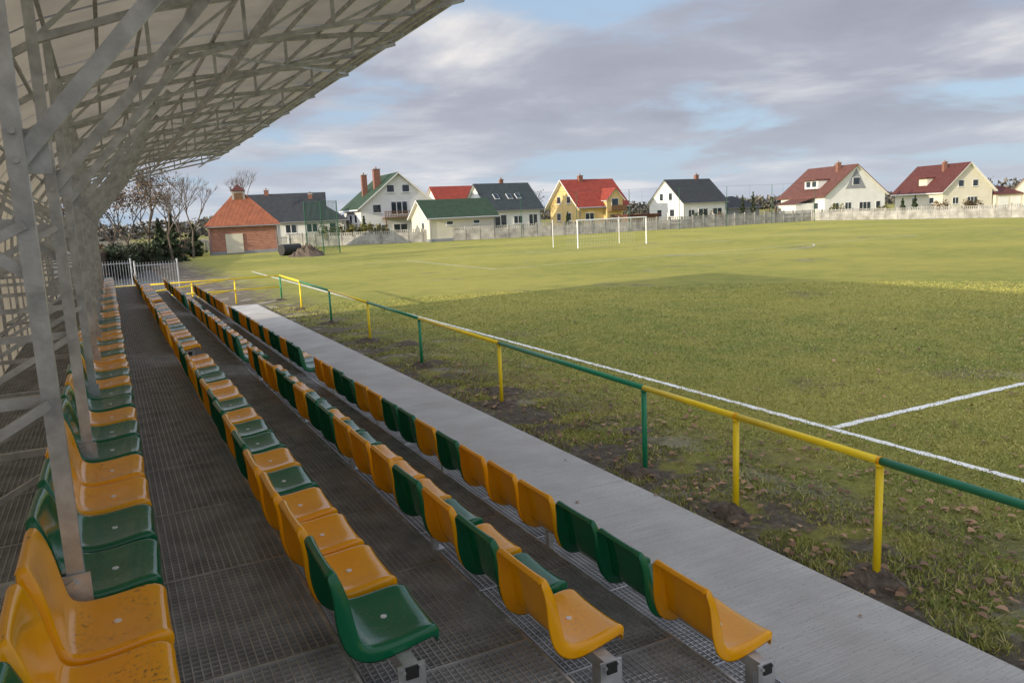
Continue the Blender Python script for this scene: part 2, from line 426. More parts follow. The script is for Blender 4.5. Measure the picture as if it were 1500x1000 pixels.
for yy in ys:
    for a,b in zip(top[:-1],top[1:]): cf.beam((a[0],yy,a[1]),(b[0],yy,b[1]),.045,.055,'steel')
    for a,b in zip(bot[:-1],bot[1:]): cf.beam((a[0],yy,a[1]),(b[0],yy,b[1]),.045,.04,'steel')
    for i in range(1,6):
        cf.beam((bot[i][0],yy,bot[i][1]),(top[i][0],yy,top[i][1]),.03,.03,'steel')
        cf.beam((bot[i][0],yy,bot[i][1]),(top[i-1][0],yy,top[i-1][1]),.025,.025,'steel')
    cf.beam((-.25,yy,0),(-.25,yy,4.95),.06,.06,'steel')
    cf.beam((-.25,yy+.045,3.62),(.80,yy+.045,4.86),.05,.06,'steel')
    cf.beam((-.25,yy+.04,3.2),(-1.25,yy+.04,4.05),.04,.04,'steel')
    for z in (1.42,2.05,2.75,3.4): cf.beam((-.25,yy+.042,z),(-1.5,yy+.042,z),.04,.04,'steel')
    cf.beam((-.25,yy-.04,2.75),(-1.5,yy-.04,2.05),.035,.035,'steel'); cf.beam((-.25,yy-.04,2.05),(-1.5,yy-.04,1.42),.035,.035,'steel')
    cf.beam((-.25,yy-.04,3.4),(-1.5,yy-.04,2.75),.035,.035,'steel')
    cf.box((-.25,yy-.04,2.0),(.10,.010,.16),'steel'); cf.box((-.22,yy+.08,3.66),(.14,.010,.16),'steel')
    for z in (1.96,2.04,3.62,3.72): cf.tube((-.25,yy-.03,z),(-.25,yy-.062,z),.012,.012,'steel')
for i,(x,z) in enumerate(top[:12]):
    n=top[min(i+1,11)]
    for t in ((0,) if i>6 else (0,.5)):
        xx=x+(n[0]-x)*t; zz=z+(n[1]-z)*t
        if x<=-1.2: cf.beam((xx-.045,YA,zz),(xx-.045,YB+.3,zz),.03,.035,'steel')
        else: cf.beam((xx,YA,zz+.05),(xx,YB+.3,zz+.05),.03,.035,'steel')
for k in (1,3): cf.beam((bot[k][0],YA,bot[k][1]-.045),(bot[k][0],YB,bot[k][1]-.045),.035,.035,'steel')
for a,b in zip(ys[:-1],ys[1:]):
    if int(round((a-3.3)/2.1))%3==0:
        cf.beam((3.4,a,5.53),(1.3,b,5.28),.03,.03,'steel'); cf.beam((3.4,b,5.50),(1.3,a,5.26),.03,.03,'steel')
        cf.beam((-1.38,a,1.0),(-1.38,b,3.0),.03,.03,'steel'); cf.beam((-1.34,b,1.0),(-1.34,a,3.0),.03,.03,'steel')
cf.obj('canopy_frame',gs)
pn=MB(); off=[(x,z+.085) if x>-1.2 else (x-.09,z) for x,z in top[:12]]
off[0]=(3.62,5.70); off[6]=(-.88,4.68); off[7]=(-1.29,4.16)
yy=YA-.1
while yy<YB+.3:
    y2=min(yy+2.1,YB+.4)
    for a,b in zip(off[:-1],off[1:]):
        pn.quad([(a[0],yy+.006,a[1]),(b[0],yy+.006,b[1]),(b[0],y2-.006,b[1]),(a[0],y2-.006,a[1])],'panel')
    yy=y2
o=pn.obj('canopy_panels',gs)
tr=MB(); tr.box((3.64,(YA+YB)/2+.1,5.685),(.03,YB-YA+.7,.09),'steel')
yy=YA-.1
while yy<YB+.5:
    for a,b in zip(off[:-1],off[1:]): tr.beam((a[0],yy,a[1]+.012),(b[0],yy,b[1]+.012),.05,.012,'steel')
    yy+=2.1
tr.obj('canopy_trim',gs)

# ------------------------------------------------------------ pitch rail
def rx(y): return 5.6+.03*y
rail=empty('pitch_barrier_rail')
py=[0.2,4.34,6.15,7.85,12.25,16.6,21.0,25.8,31.0,35.7]
pc=['g','y','y','g','y','g','y','g','y','g']; sc=['g','y','y','g','y','g','y','g','y']
mt={'g':'gpaint','y':'ypaint'}
rb=MB()
for y,c in zip(py,pc):
    rb.tube((rx(y),y,-.1),(rx(y),y,1.09),.034,.034,mt[c],14); rb.tube((rx(y),y,1.06),(rx(y),y,1.08),.041,.041,mt[c],14)
rb.tube((rx(-6),-6,1.11),(rx(.2),.2,1.11),.036,.036,'ypaint',14)
for a,b,c in zip(py[:-1],py[1:],sc):
    rb.tube((rx(a),a,1.11),(rx(b)-.0005,b-.004,1.11),.036,.036,mt[c],14)
for y in (4.34,6.15,12.25,21.0): rb.tube((rx(y)-.001,y-.012,1.11),(rx(y),y+.012,1.11),.041,.041,'orange',14)
rb.obj('rails_and_posts',rail,smooth=True)
er=empty('end_barrier_rail'); eb=MB()
for z in (1.1,.6): eb.tube((-.6,35.9,z),(6.67,35.75,z),.03,.03,'ypaint',10)
for x in (-.5,1.3,3.0,4.75): eb.tube((x,35.85,-.1),(x,35.85,1.1),.032,.032,'ypaint',10)
for z in (1.1,.6): eb.tube((1.2,31.5,z),(4.6,35.8,z),.03,.03,'ypaint',10)
eb.tube((1.2,31.5,-.1),(1.2,31.5,1.12),.03,.03,'ypaint',10)
eb.obj('rails',er,smooth=True)

def mound(name,x,y,rx_,ry_,h,seed=0,mat='soil'):
    bm=bmesh.new(); n=22; rings=10
    c=bm.verts.new((x,y,h))
    def hh(px,py_,t): return h*(1-t*t)**1.2*(1+.7*noise.noise(Vector((px*7+seed,py_*7,0))))+.35*h*noise.noise(Vector((px*25,py_*25,seed)))
    rl=[]
    for i in range(1,rings+1):
        t=i/rings; ring=[]
        for k in range(n):
            a=2*math.pi*k/n; q=1+.5*noise.noise(Vector((math.cos(a)*1.5+seed,math.sin(a)*1.5,seed)))
            px=x+rx_*t*q*math.cos(a); pyy=y+ry_*t*q*math.sin(a)
            ring.append(bm.verts.new((px,pyy,hh(px,pyy,t) if i<rings else -.02)))
        rl.append(ring)
    for k in range(n): bm.faces.new((c,rl[0][k],rl[0][(k+1)%n]))
    for a,b in zip(rl[:-1],rl[1:]):
        for k in range(n): bm.faces.new((a[k],b[k],b[(k+1)%n],a[(k+1)%n]))
    me=D.meshes.new(name); bm.to_mesh(me); bm.free(); me.materials.append(M[mat]); o=D.objects.new(name,me); C.collection.objects.link(o)
    return o
for i,y in enumerate(py): mound('soil_heap',rx(y)-.05+U(-.05,.05),y+U(-.05,.05),U(.24,.38),U(.25,.42),U(.05,.10),i*3.7)
for i in range(8): mound('soil_heap',U(5.7,7.0),U(6,22),U(.25,.45),U(.2,.4),U(.03,.06),i*5.1+50)
mound('soil_mound',18.2,81,2.0,1.8,.95,3)

# ------------------------------------------------------------ goal, nets
gl=empty('football_goal'); gb=MB(); gx0,gx1,gy=37.6,45.2,60.0; gh=2.5
for x in(gx0,gx1):
    gb.tube((x,gy,0),(x,gy,gh),.06,.06,'white',10)
    gb.tube((x,gy+4.4,0),(x,gy+4.4,gh+.1),.035,.035,'white',8)
gb.tube((gx0-.06,gy,gh),(gx1+.06,gy,gh),.06,.06,'white',10)
gb.obj('frame',gl,smooth=False)
nb=MB()
for i in range(0,26):
    x=gx0+(gx1-gx0)*i/25; nb.tube((x,gy,gh),(x,gy+1.6,gh-.05),.004,.004,'wnet',3,False); nb.tube((x,gy+1.6,gh-.05),(x,gy+2.0,0),.004,.004,'wnet',3,False)
for i in range(8):
    t=i/8; nb.tube((gx0,gy+1.6+.4*t,(gh-.05)*(1-t)),(gx1,gy+1.6+.4*t,(gh-.05)*(1-t)),.004,.004,'wnet',3,False)
nb.obj('net',gl)
def netfence(name,p,q,h,step,ns,mat,r=.04,wr=.008):
    e=empty(name); mb=MB(); p=Vector((*p,0)); q=Vector((*q,0)); Ln=(q-p).length; n=max(1,round(Ln/step))
    for i in range(n+1):
        a=p.lerp(q,i/n); mb.tube(a,a+Vector((0,0,h)),r,r*.8,mat,6)
    mb.obj('poles',e); nt_=MB()
    k=0
    while k*ns<=h-.2:
        nt_.tube(p+Vector((0,0,h-k*ns)),q+Vector((0,0,h-k*ns)),wr,wr,mat,3,False); k+=1
    m=int(Ln/ns)
    for i in range(m):
        a=p.lerp(q,i/m); nt_.tube(a+Vector((0,0,.2)),a+Vector((0,0,h)),wr,wr,mat,3,False)
    nt_.obj('net',e)
netfence('ball_stop_net',(19.2,85.6),(22.4,84.4),5.6,1.6,.13,'net',.07,.016)
netfence('ball_stop_net',(50,94),(100,89),6.0,8.3,6.1,'net',.045,.012)
cp=MB(); cp.tube((16.5,86,.6),(18.6,87.0,.6),.6,.6,'black',20); cp.obj('culvert_pipe',smooth=False)

# ------------------------------------------------------------ fences
def concrete_fence(name,pts,h=1.6,mat='fence',panel=2.05,slat=False):
    e=empty(name); mb=MB()
    for a,b in zip(pts[:-1],pts[1:]):
        a=Vector((*a,0)); b=Vector((*b,0)); Ln=(b-a).length; n=max(1,round(Ln/panel)); d=(b-a).normalized()
        for i in range(n):
            p=a.lerp(b,i/n); q=a.lerp(b,(i+1)/n); hh=h+U(-.06,.06)
            mb.beam(p,p+Vector((0,0,hh+.1)),.16,.16,mat,up=(1,0,0))
            rot=Matrix.Rotation(math.atan2(d.y,d.x),3,'Z'); c=(p+q)/2; Lp=(q-p).length-.17
            if slat:
                m=int(Lp/.16)
                for z in(.3,hh-.25): mb.box((c.x,c.y,z),(Lp,.05,.09),mat,rot)
                for j in range(m):
                    w=p+d*(.14+j*.16); mb.box((w.x,w.y-.05,hh/2),(.09,.03,hh-U(0,.05)),mat,rot)
            else:
                z=.02; rows=4; rh=(hh-.05)/rows
                for j in range(rows):
                    if j==rows-1 and mat=='fence':
                        for zz in (z+.03,z+rh-.04): mb.box((c.x,c.y,zz),(Lp,.07,.06),mat,rot)
                        for q_ in range(7):
                            w=p+d*(.2+q_*(Lp-.2)/6); mb.box((w.x,w.y,z+rh/2),(.13,.05,rh-.1),mat,rot)
                    else: mb.box((c.x+U(-.01,.01),c.y+U(-.01,.01),z+rh/2),(Lp,.06+.02*(j%2),rh-.02),mat,rot)
                    z+=rh
    mb.obj('posts_and_panels',e)
concrete_fence('concrete_fence',[(23,113.2),(37,102.8),(48,98.4),(60,95.6),(77,93.4),(104,93.2)],1.85)
concrete_fence('concrete_fence',[(104,93.0),(103.5,73),(102.6,58),(101.5,35),(100,-10)],1.75)
concrete_fence('concrete_fence',[(11.4,121),(15.5,114.5),(22.8,113)],1.7,slat=True)
concrete_fence('garden_fence',[(-1.5,56),(3.2,80),(7,100),(11.1,121)],2.0,'fence_b')
def gate(name,xa,xb,y,h):
    e=empty(name); mb=MB()
    for x in (xa,xb): mb.tube((x,y,0),(x,y,h+.1),.045,.045,'steel',8)
    for z in(.25,h-.15): mb.beam((xa,y,z),(xb,y,z),.04,.04,'steel')
    n=int((xb-xa)/.13)
    for i in range(1,n): x=xa+(xb-xa)*i/n; mb.beam((x,y-.03,.1),(x,y-.03,h),.022,.02,'steel')
    mb.obj('bars',e)
gate('steel_gate',1.1,3.1,44,1.75); gate('steel_gate',-1.3,1.0,47,1.8)

# ------------------------------------------------------------ houses
def house(name,corner,yaw,Lx,Wy,eave,ridge,wall,roof,axis='x',oh=.5,hip=False,win=(),chim=(),extra=None,gable_trim=None):
    e=empty(name,(corner[0],corner[1],0),yaw)
    w=MB(); rf=MB()
    X,Y=Lx,Wy
    def uvq(p):
        p=[Vector(q) for q in p]; u=(p[1]-p[0]).normalized(); n=u.cross(p[-1]-p[0]).normalized(); v=n.cross(u)
        return [((q-p[0]).dot(u)*.5,(q-p[0]).dot(v)*.5) for q in p]
    def wq(p): w.quad(p,wall,uvq(p))
    wq([(0,0,0),(X,0,0),(X,0,eave),(0,0,eave)]); wq([(X,0,0),(X,Y,0),(X,Y,eave),(X,0,eave)])
    wq([(X,Y,0),(0,Y,0),(0,Y,eave),(X,Y,eave)]); wq([(0,Y,0),(0,0,0),(0,0,eave),(0,Y,eave)])
    t=.22
    if axis=='x':
        sl=(ridge-eave)/(Y/2); ze=eave-sl*oh
        if not hip:
            wq([(0,Y,eave),(0,0,eave),(0,Y/2,ridge-.03)]); wq([(X,0,eave),(X,Y,eave),(X,Y/2,ridge-.03)])
            A=[(-oh,-oh,ze),(X+oh,-oh,ze),(X+oh,Y/2,ridge),(-oh,Y/2,ridge)]; B=[(X+oh,Y+oh,ze),(-oh,Y+oh,ze),(-oh,Y/2,ridge),(X+oh,Y/2,ridge)]
            faces=[A,B]
        else:
            h=min(X,Y)/2; rxa=(h,Y/2,ridge); rxb=(X-h,Y/2,ridge) if X>Y else (h+.01,Y/2,ridge)
            faces=[[(-oh,-oh,ze),(X+oh,-oh,ze),rxb,rxa],[(X+oh,Y+oh,ze),(-oh,Y+oh,ze),rxa,rxb],[(-oh,Y+oh,ze),(-oh,-oh,ze),rxa],[(X+oh,-oh,ze),(X+oh,Y+oh,ze),rxb]]
    else:
        sl=(ridge-eave)/(X/2); ze=eave-sl*oh
        wq([(0,0,eave),(X,0,eave),(X/2,0,ridge-.03)]); wq([(X,Y,eave),(0,Y,eave),(X/2,Y,ridge-.03)])
        faces=[[(-oh,Y+oh,ze),(-oh,-oh,ze),(X/2,-oh,ridge),(X/2,Y+oh,ridge)],[(X+oh,-oh,ze),(X+oh,Y+oh,ze),(X/2,Y+oh,ridge),(X/2,-oh,ridge)]]
    for f in faces:
        up=[(a,b,c+t) for a,b,c in f]
        rf.quad(up,roof,uvq(up)); dn=[(a,b,c+.02) for a,b,c in f][::-1]; rf.quad(dn,'frame_w')
        n=len(f)
        for i in range(n):
            j=(i+1)%n
            rf.quad([(f[i][0],f[i][1],f[i][2]+.02),(f[j][0],f[j][1],f[j][2]+.02),up[j],up[i]],'frame_w' if gable_trim else roof)
    w.box((X/2,Y/2,.2),(X+.08,Y+.08,.4),'w_grey')
    if axis=='x' or hip:
        w.beam((-oh,-oh-.07,ze+.1),(X+oh,-oh-.07,ze+.1),.12,.12,'w_grey'); w.beam((.15,-.07,0),(.15,-.07,eave-.2),.09,.09,'w_grey'); w.beam((X-.15,-.07,0),(X-.15,-.07,eave-.2),.09,.09,'w_grey')
    w.obj('walls',e); rf.obj('roof',e)
    wn=MB()
    for (face,u,z,ww,hh) in win:
        if face=='f': c=Vector((u,-.01,z)); d=(ww,.08,hh); ax=0
        elif face=='l': c=Vector((-.01,u,z)); d=(.08,ww,hh); ax=1
        if face in 'fl':
            wn.box(c,d,'frame_w')
            k=max(1,round(ww/.9))
            for i in range(k):
                q=-ww/2+ww*(i+.5)/k; gg=c.copy(); gg[ax]+=q; gg[1-ax]-=.045
                dd=[0,0,hh-.2]; dd[ax]=ww/k-.14; dd[1-ax]=.02; wn.box(gg,dd,'glass')
            sillc=c.copy(); sillc.z-=hh/2+.05; sillc[1-ax]-=.06; dd=[0,0,.06]; dd[ax]=ww+.2; dd[1-ax]=.18; wn.box(sillc,dd,'frame_w')
        elif face=='r':
            yy=(z-eave)/((ridge-eave)/(Y/2)); ang=math.atan2(ridge-eave,Y/2)
            wn.box((u,yy-.1,z+t+.05),(ww,hh,.08),'frame_w',Matrix.Rotation(ang,3,'X')); wn.box((u,yy-.13,z+t+.1),(ww-.14,hh-.14,.04),'glass',Matrix.Rotation(ang,3,'X'))
    if wn.v: wn.obj('windows',e)
    if chim:
        ch=MB()
        for (a,b,z0,z1,s) in chim:
            ch.box((a,b,(z0+z1)/2),(s,s*.8,z1-z0),'chim'); ch.box((a,b,z1+.05),(s+.15,s*.8+.15,.1),'fence'); ch.tube((a,b,z1+.1),(a,b,z1+.4),.1,.1,'chim',8)
        ch.obj('chimneys',e)
    if extra: extra(e)
    return e
def box_part(name,e,boxes,bev=0):
    b=MB()
    for c,d,m in boxes: b.box(c,d,m)
    return b.obj(name,e)

def ex1(e):
    b=MB(); b.box((3.9,3.2,7.0),(1.5,1.2,1.3),'brick')
    A=[(3.0,2.4,7.65),(4.8,2.4,7.65),(4.8,4.0,7.65),(3.0,4.0,7.65)]; tp=(3.9,3.2,8.5)
    for i in range(4): b.quad([A[i],A[(i+1)%4],tp],'t_maroon',[(0,0),(1,0),(.5,1)])
    b.box((3.9,2.58,7.0),(1.0,.05,.8),'wood'); b.obj('roof_lantern',e)
    box_part('garage_door',e,[((2.9,-.05,1.3),(2.0,.1,2.3),'w_cream')])
house('brick_outbuilding',(10.9,100.6),-.12,8.0,6.4,3.7,7.0,'brick','t_orange',hip=True,oh=.45,extra=ex1)
house('bungalow',(22.2,117.7),-.25,9.8,9,3.8,6.9,'w_white','t_dark',hip=True,win=[('f',2,2.6,1.6,1.3),('f',5,2.6,1.6,1.3),('f',8,2.6,1,1.3)],chim=[(5,4.5,6,7.6,.6)])
house('bungalow',(20.2,131),-.25,12,9,4.2,8.1,'w_white','t_dark',axis='x',win=[('f',4,2.6,1.6,1.3)],chim=[(3,4.5,6,8.9,.7)])
def ex3(e):
    b=MB()
    b.box((5.9,-.75,3.55),(5.4,1.5,.16),'wood')
    for i in range(22): b.box((3.3+i*.25,-1.46,4.05),(.10,.04,.85),'wood')
    b.box((5.9,-1.47,4.5),(5.4,.07,.08),'wood')
    for x in (3.4,8.4): b.box((x,-1.4,1.75),(.15,.15,3.5),'wood')
    b.obj('balcony',e)
house('white_house',(34.0,114.6),-.03,12,10,5.3,10.1,'w_white','t_green',axis='y',oh=.7,
  win=[('f',2.5,5.0,1.3,1.3),('f',6,5.0,2.6,2.0),('f',9.3,5.0,1.3,1.3),('f',4.8,7.9,1.2,1.2),('f',7.2,7.9,1.2,1.2),('f',3,2,1.6,1.3),('f',9,2,1.6,1.3),('f',6,1.6,2.2,2.1),('l',3,3.6,1.3,1.3),('l',6,3.6,1.3,1.3)],
  chim=[(3.5,2.5,8,10.9,1.0),(2.2,5,7,10.2,.8)],extra=ex3,gable_trim=True)
house('green_roofed_garage',(39.3,100.6),-.03,9.9,7.5,3.3,5.6,'w_cream','t_green',oh=.5,win=[('l',2.5,2.2,1,1),('f',3,2.5,1,.6),('f',7,2.5,1,.6)],gable_trim=True)
house('red_roofed_house',(57,139),0,8,9,5,9,'w_white','t_red',axis='x')
house('slate_roofed_house',(54.4,112.6),.02,9.3,9.5,4.2,8.2,'w_white','t_blue',win=[('f',1.8,2.2,2.2,2.2),('f',5,2.4,1.6,1.3),('f',7.8,2.2,1.6,2.0),('l',3,2.4,1.3,1.3),('l',6.5,2.4,1.3,1.3),('l',4.8,5.4,1.4,1.4),('r',2.2,5.9,.9,1.3),('r',4.6,5.9,.9,1.3),('r',6.2,5.9,.9,1.3)],
  chim=[(5,5.3,7,9,.6)])
def ex7(e):
    b=MB(); x0_,x1_,yb,zt=5.2,8.6,-1.0,6.9
    b.quad([(x0_,yb,0),(x1_,yb,0),(x1_,yb,5.2),((x0_+x1_)/2,yb,zt),(x0_,yb,5.2)],'w_yellow')
    b.quad([(x0_,4,0),(x0_,yb,0),(x0_,yb,5.2),(x0_,4,5.2)],'w_yellow'); b.quad([(x1_,yb,0),(x1_,4,0),(x1_,4,5.2),(x1_,yb,5.2)],'w_yellow')
    m=(x0_+x1_)/2
    for s,xa in((-1,x0_-.35),(1,x1_+.35)):
        p=[(xa,yb-.4,4.95),(m,yb-.4,zt+.15),(m,4,zt+.15),(xa,4,4.95)]
        b.quad(p if s>0 else p[::-1],'t_red',[(0,0),(1,0),(1,2),(0,2)]); b.quad([(q[0],q[1],q[2]-.15) for q in p],'frame_w')
    b.box((m,yb-.03,4.6),(1.5,.08,1.3),'frame_w'); b.box((m,yb-.08,4.6),(1.3,.03,1.1),'glass')
    b.box((m,yb-.6,3.1),(3.2,1.2,.12),'wood'); b.box((m,yb-1.2,3.6),(3.2,.06,.9),'wood'); b.box((m,yb-.03,1.4),(2.2,.08,2.0),'glass')
    b.obj('front_gable',e)
house('yellow_house',(72.2,114.6),.03,9.8,9.2,4.4,8.6,'w_yellow','t_red',oh=.8,win=[('f',2.2,2.2,1.8,1.5),('f',9.1,2.2,1,1.4),('l',3,2.4,1.3,1.4),('l',6.3,2.4,1.3,1.4),('l',3,5.3,1.2,1.3),('l',6.2,5.3,1.2,1.3)],chim=[(3.4,4.4,7.8,9.4,.8)],extra=ex7,gable_trim=True)
house('white_house',(91.4,110.4),.03,10.2,9.4,4.0,8.0,'w_white','t_dark',oh=.35,win=[('f',1.8,2.0,1.4,1.4),('f',4.6,1.8,2.2,2.0),('f',8,1.8,2.2,2.0),('l',3,2.2,1.3,1.4),('l',6.5,2.2,1.3,1.4),('l',3.4,5.1,1.0,1.4),('l',5.9,5.1,1.0,1.4)],chim=[(7.5,4.9,7,8.9,.7)])
house('bungalow',(105,114),0,8,7,2.7,4.6,'w_grey','t_dark',hip=True)
def ex10(e):
    b=MB()
    b.quad([(4.6,-.03,5.2),(9.2,-.03,5.2),(6.9,-.03,9.0)],'w_grey')
    b.box((6.9,-.07,6.6),(1.6,.06,1.5),'frame_w'); b.box((6.9,-.12,6.6),(1.4,.03,1.3),'glass')
    b.box((2.6,5.5,6.3),(3.2,4.2,1.6),'w_white'); b.box((2.3,5.5,7.25),(4.2,4.8,.18),'t_brown'); b.box((.98,4.6,6.4),(.06,1.2,1.0),'glass'); b.box((.98,6.4,6.4),(.06,1.2,1.0),'glass')
    b.box((-2.2,6,1.4),(4.0,6,2.8),'w_white'); b.quad([(-4.6,2.6,2.7),(0,2.6,3.9),(0,9.4,3.9),(-4.6,9.4,2.7)],'t_brown',[(0,0),(2,0),(2,3),(0,3)])
    b.box((-4.25,6,1.2),(.06,2.6,2.2),'frame_w')
    b.obj('dormer_and_garage',e)
house('white_house',(122.0,106.2),-.21,13.6,14.0,4.2,9.6,'w_white','t_brown',axis='y',oh=.6,win=[('f',2.4,2.0,1.4,1.4),('f',5.2,2.0,1.4,1.4),('f',9,1.6,2.6,2.1),('f',12,2,1.0,1.4),('l',2.5,2.2,1.3,1.3)],chim=[(5.6,3.5,8,10.3,.8),(8.2,8,7,9.9,.8)],extra=ex10)
def ex11(e):
    b=MB()
    b.box((15.5,3,1.4),(6.5,7,2.8),'w_cream')
    A=[(12.0,-1.0,2.8),(19.2,-1.0,2.8),(19.2,6.9,2.8),(12.0,6.9,2.8)]; r1=(14.5,3,4.6); r2=(16.9,3,4.6)
    for q in ([A[0],A[1],r2,r1],[A[1],A[2],r2],[A[2],A[3],r1,r2],[A[3],A[0],r1]): b.quad(q,'t_maroon',[(0,0),(3,0),(2,1.5),(1,1.5)][:len(q)])
    b.box((14.2,-.53,1.2),(2.4,.06,2.2),'frame_w'); b.box((17.2,-.53,1.2),(2.4,.06,2.2),'frame_w')
    b.box((2.4,7,6.0),(2.6,2.4,1.6),'w_cream'); b.box((2.1,7,6.9),(3.4,3.0,.18),'t_maroon')
    b.obj('garage_wing',e)
house('red_roofed_house',(151.5,102.4),-.26,11.8,14,4.1,9.4,'w_cream','t_maroon',axis='y',oh=.7,win=[('f',3,2,1.4,1.4),('f',7,1.7,2.4,2.0),('f',4.2,5.4,1.3,1.4),('f',7.6,5.4,1.3,1.4),('l',3,2.2,1.3,1.3),('l',8,2.2,1.3,1.3)],chim=[(4.5,5,7.6,10.0,.8)],extra=ex11,gable_trim=True)
house('brown_cottage',(168,92),-.3,14,8,3.0,6.2,'w_cream','t_brown',win=[('f',3,1.8,1.4,1.2)],chim=[(5,4,5,7,.6)])
box=empty('garden_shed',(76,103,0)); box_part('walls',box,[((0,0,1.1),(6,3,2.2),'wood'),((0,0,2.3),(6.6,3.6,.16),'t_maroon')])

# ------------------------------------------------------------ vegetation
def tri_cloud(mb,mat,cnt,fn,size):
    for _ in range(cnt):
        p=Vector(fn()); a=Vector((U(-1,1),U(-1,1),U(-1,1))).normalized(); b=a.cross(Vector((U(-1,1),U(-1,1),U(-1,1)))).normalized(); s=size*U(.5,1.4)
        mb.quad([p+a*s,p-a*s*.5+b*s*.7,p-a*s*.5-b*s*.7],mat)
def branches(mb,p,d,L_,r,depth,tips,spread=.55):
    q=p
    n=3
    for i in range(n):
        d=(d+Vector((U(-.12,.12),U(-.12,.12),U(-.02,.1)))).normalized(); q2=q+d*(L_/n)
        mb.tube(q,q2,r*(1-.2*i/n),r*(1-.2*(i+1)/n),'bark',6 if depth>2 else 3,False); q=q2
        if depth<=2: tips.append(q.copy())
    if depth==0: return
    for _ in range(3 if depth>1 else 4):
        nd=(d+Vector((U(-1,1),U(-1,1),U(-.35,.7)))*spread*1.3).normalized()
        branches(mb,q,nd,L_*U(.6,.82),r*.58,depth-1,tips,spread)
def tree(name,x,y,h,leaf=None,nleaf=0,ls=.12,depth=4,r=None):
    e=empty(name); mb=MB(); tips=[]
    branches(mb,Vector((x,y,0)),Vector((U(-.05,.05),U(-.05,.05),1)),h*.30,r or h*.014,depth,tips)
    mb.obj('trunk_and_branches',e)
    if leaf:
        lf=MB()
        def fn():
            t=random.choice(tips); return (t.x+random.gauss(0,.35),t.y+random.gauss(0,.35),t.z+random.gauss(0,.3))
        tri_cloud(lf,leaf,nleaf,fn,ls); lf.obj('foliage',e)
def conifer(name,x,y,h,w,n=1500):
    e=empty(name); mb=MB(); mb.tube((x,y,0),(x,y,h*.9),h*.02,.02,'bark',6)
    mb.obj('trunk',e); lf=MB()
    def fn():
        t=R()**.7; z=h*(.04+.96*(1-t)) ; rr=w*t*(.75+.35*math.sin(z*7+x))*math.sqrt(U(.25,1)); a=U(0,6.28); return (x+rr*math.cos(a),y+rr*math.sin(a),z-.12*rr)
    tri_cloud(lf,'conifer',n,fn,.2); lf.obj('foliage',e)
def bush(name,x,y,wx,wy,h,mat,n=900,s=.14):
    lf=MB()
    cl=[(x+U(-wx,wx)*.7,y+U(-wy,wy)*.7,h*U(.35,.7),U(.35,.5)) for _ in range(7)]
    def fn():
        c=random.choice(cl); v=Vector((random.gauss(0,1),random.gauss(0,1),random.gauss(0,1))).normalized()*U(.6,1)
        return (c[0]+v.x*wx*c[3],c[1]+v.y*wy*c[3],max(.05,c[2]+v.z*h*.42))
    tri_cloud(lf,mat,n,fn,s); lf.obj(name)
tree('bare_tree',3.0,74,9.5,'autumn',1500,.10,5)
tree('bare_tree',5.5,82,9.5,None,0,depth=5); tree('bare_tree',1.5,70,8,'autumn',1200,.10); tree('bare_tree',8.5,95,10,None,0,depth=5)
tree('bare_tree',0.4,66,8,'autumn',1200,.10); tree('bare_tree',-2.5,72,9,'autumn',900,.10); tree('bare_tree',7.2,90,8.5,'autumn',500,.10,5)
tree('bare_tree',20,128,13,None,0,depth=5); tree('bare_tree',66,122,8,'autumn',400,.15); tree('bare_tree',63.5,124,8,None,0)
for x,y in ((.4,63),(1.6,68),(-.8,66),(2.6,73)): bush('garden_bush',x,y,1.5,1.4,2.5,random.choice(['conifer','autumn']),1200,.14)
for x,y,h,w in ((6.0,88,4.9,1.6),(4.6,84,4.4,1.5),(9.2,100,3.8,1.5)): conifer('conifer_tree',x,y,h,w,1300)
for x,y,h,w in ((103,108,4.8,1.0),(104.6,107,5.4,1.0),(33.0,110,4.0,.9),(66.5,109,3.2,.8),(141,101,3.5,1),(136,100,3,.9)): conifer('conifer_tree',x,y,h,w,500)
for i in range(8):
    t=i/7; bush('hedge',27+7.5*t,111.2-5.2*t,1.0,.8,2.9,'hedge',500,.16)
for x,y in ((62,99),(68,98),(88,98),(112,95),(128,98),(118,80),(110,70),(85,99),(99,97),(145,92)): bush('garden_bush',x,y,1.6,1.2,U(1.8,2.8),random.choice(['hedge','conifer','autumn']),450,.16)
def woods(name,x0_,y0_,x1_,y1_,h,n,dep=14,s=1.2):
    lf=MB()
    def fn():
        t=R(); x=x0_+(x1_-x0_)*t; y=y0_+(y1_-y0_)*t
        hh=h*(.65+.35*noise.noise(Vector((t*60,h,0)))+.25*noise.noise(Vector((t*190,h,3))))
        return (x+U(-dep,dep)*.3,y+U(-dep,dep),U(0,1)**.8*hh)
    tri_cloud(lf,'woods',n,fn,s); lf.obj(name)
woods('distant_woods',-80,330,240,330,7.5,7000); woods('distant_woods',240,330,420,160,8,6000); woods('distant_woods',420,160,480,-60,9,4500)
woods('distant_woods',175,118,215,75,7.5,1500,6,.7)
mb=MB(); mb.tube((.95,33.5,0),(.95,33.5,.9),.12,.1,'terracotta',12); mb.tube((.95,33.5,.9),(.95,33.5,1.05),.05,.05,'black',10); mb.obj('fire_extinguisher')

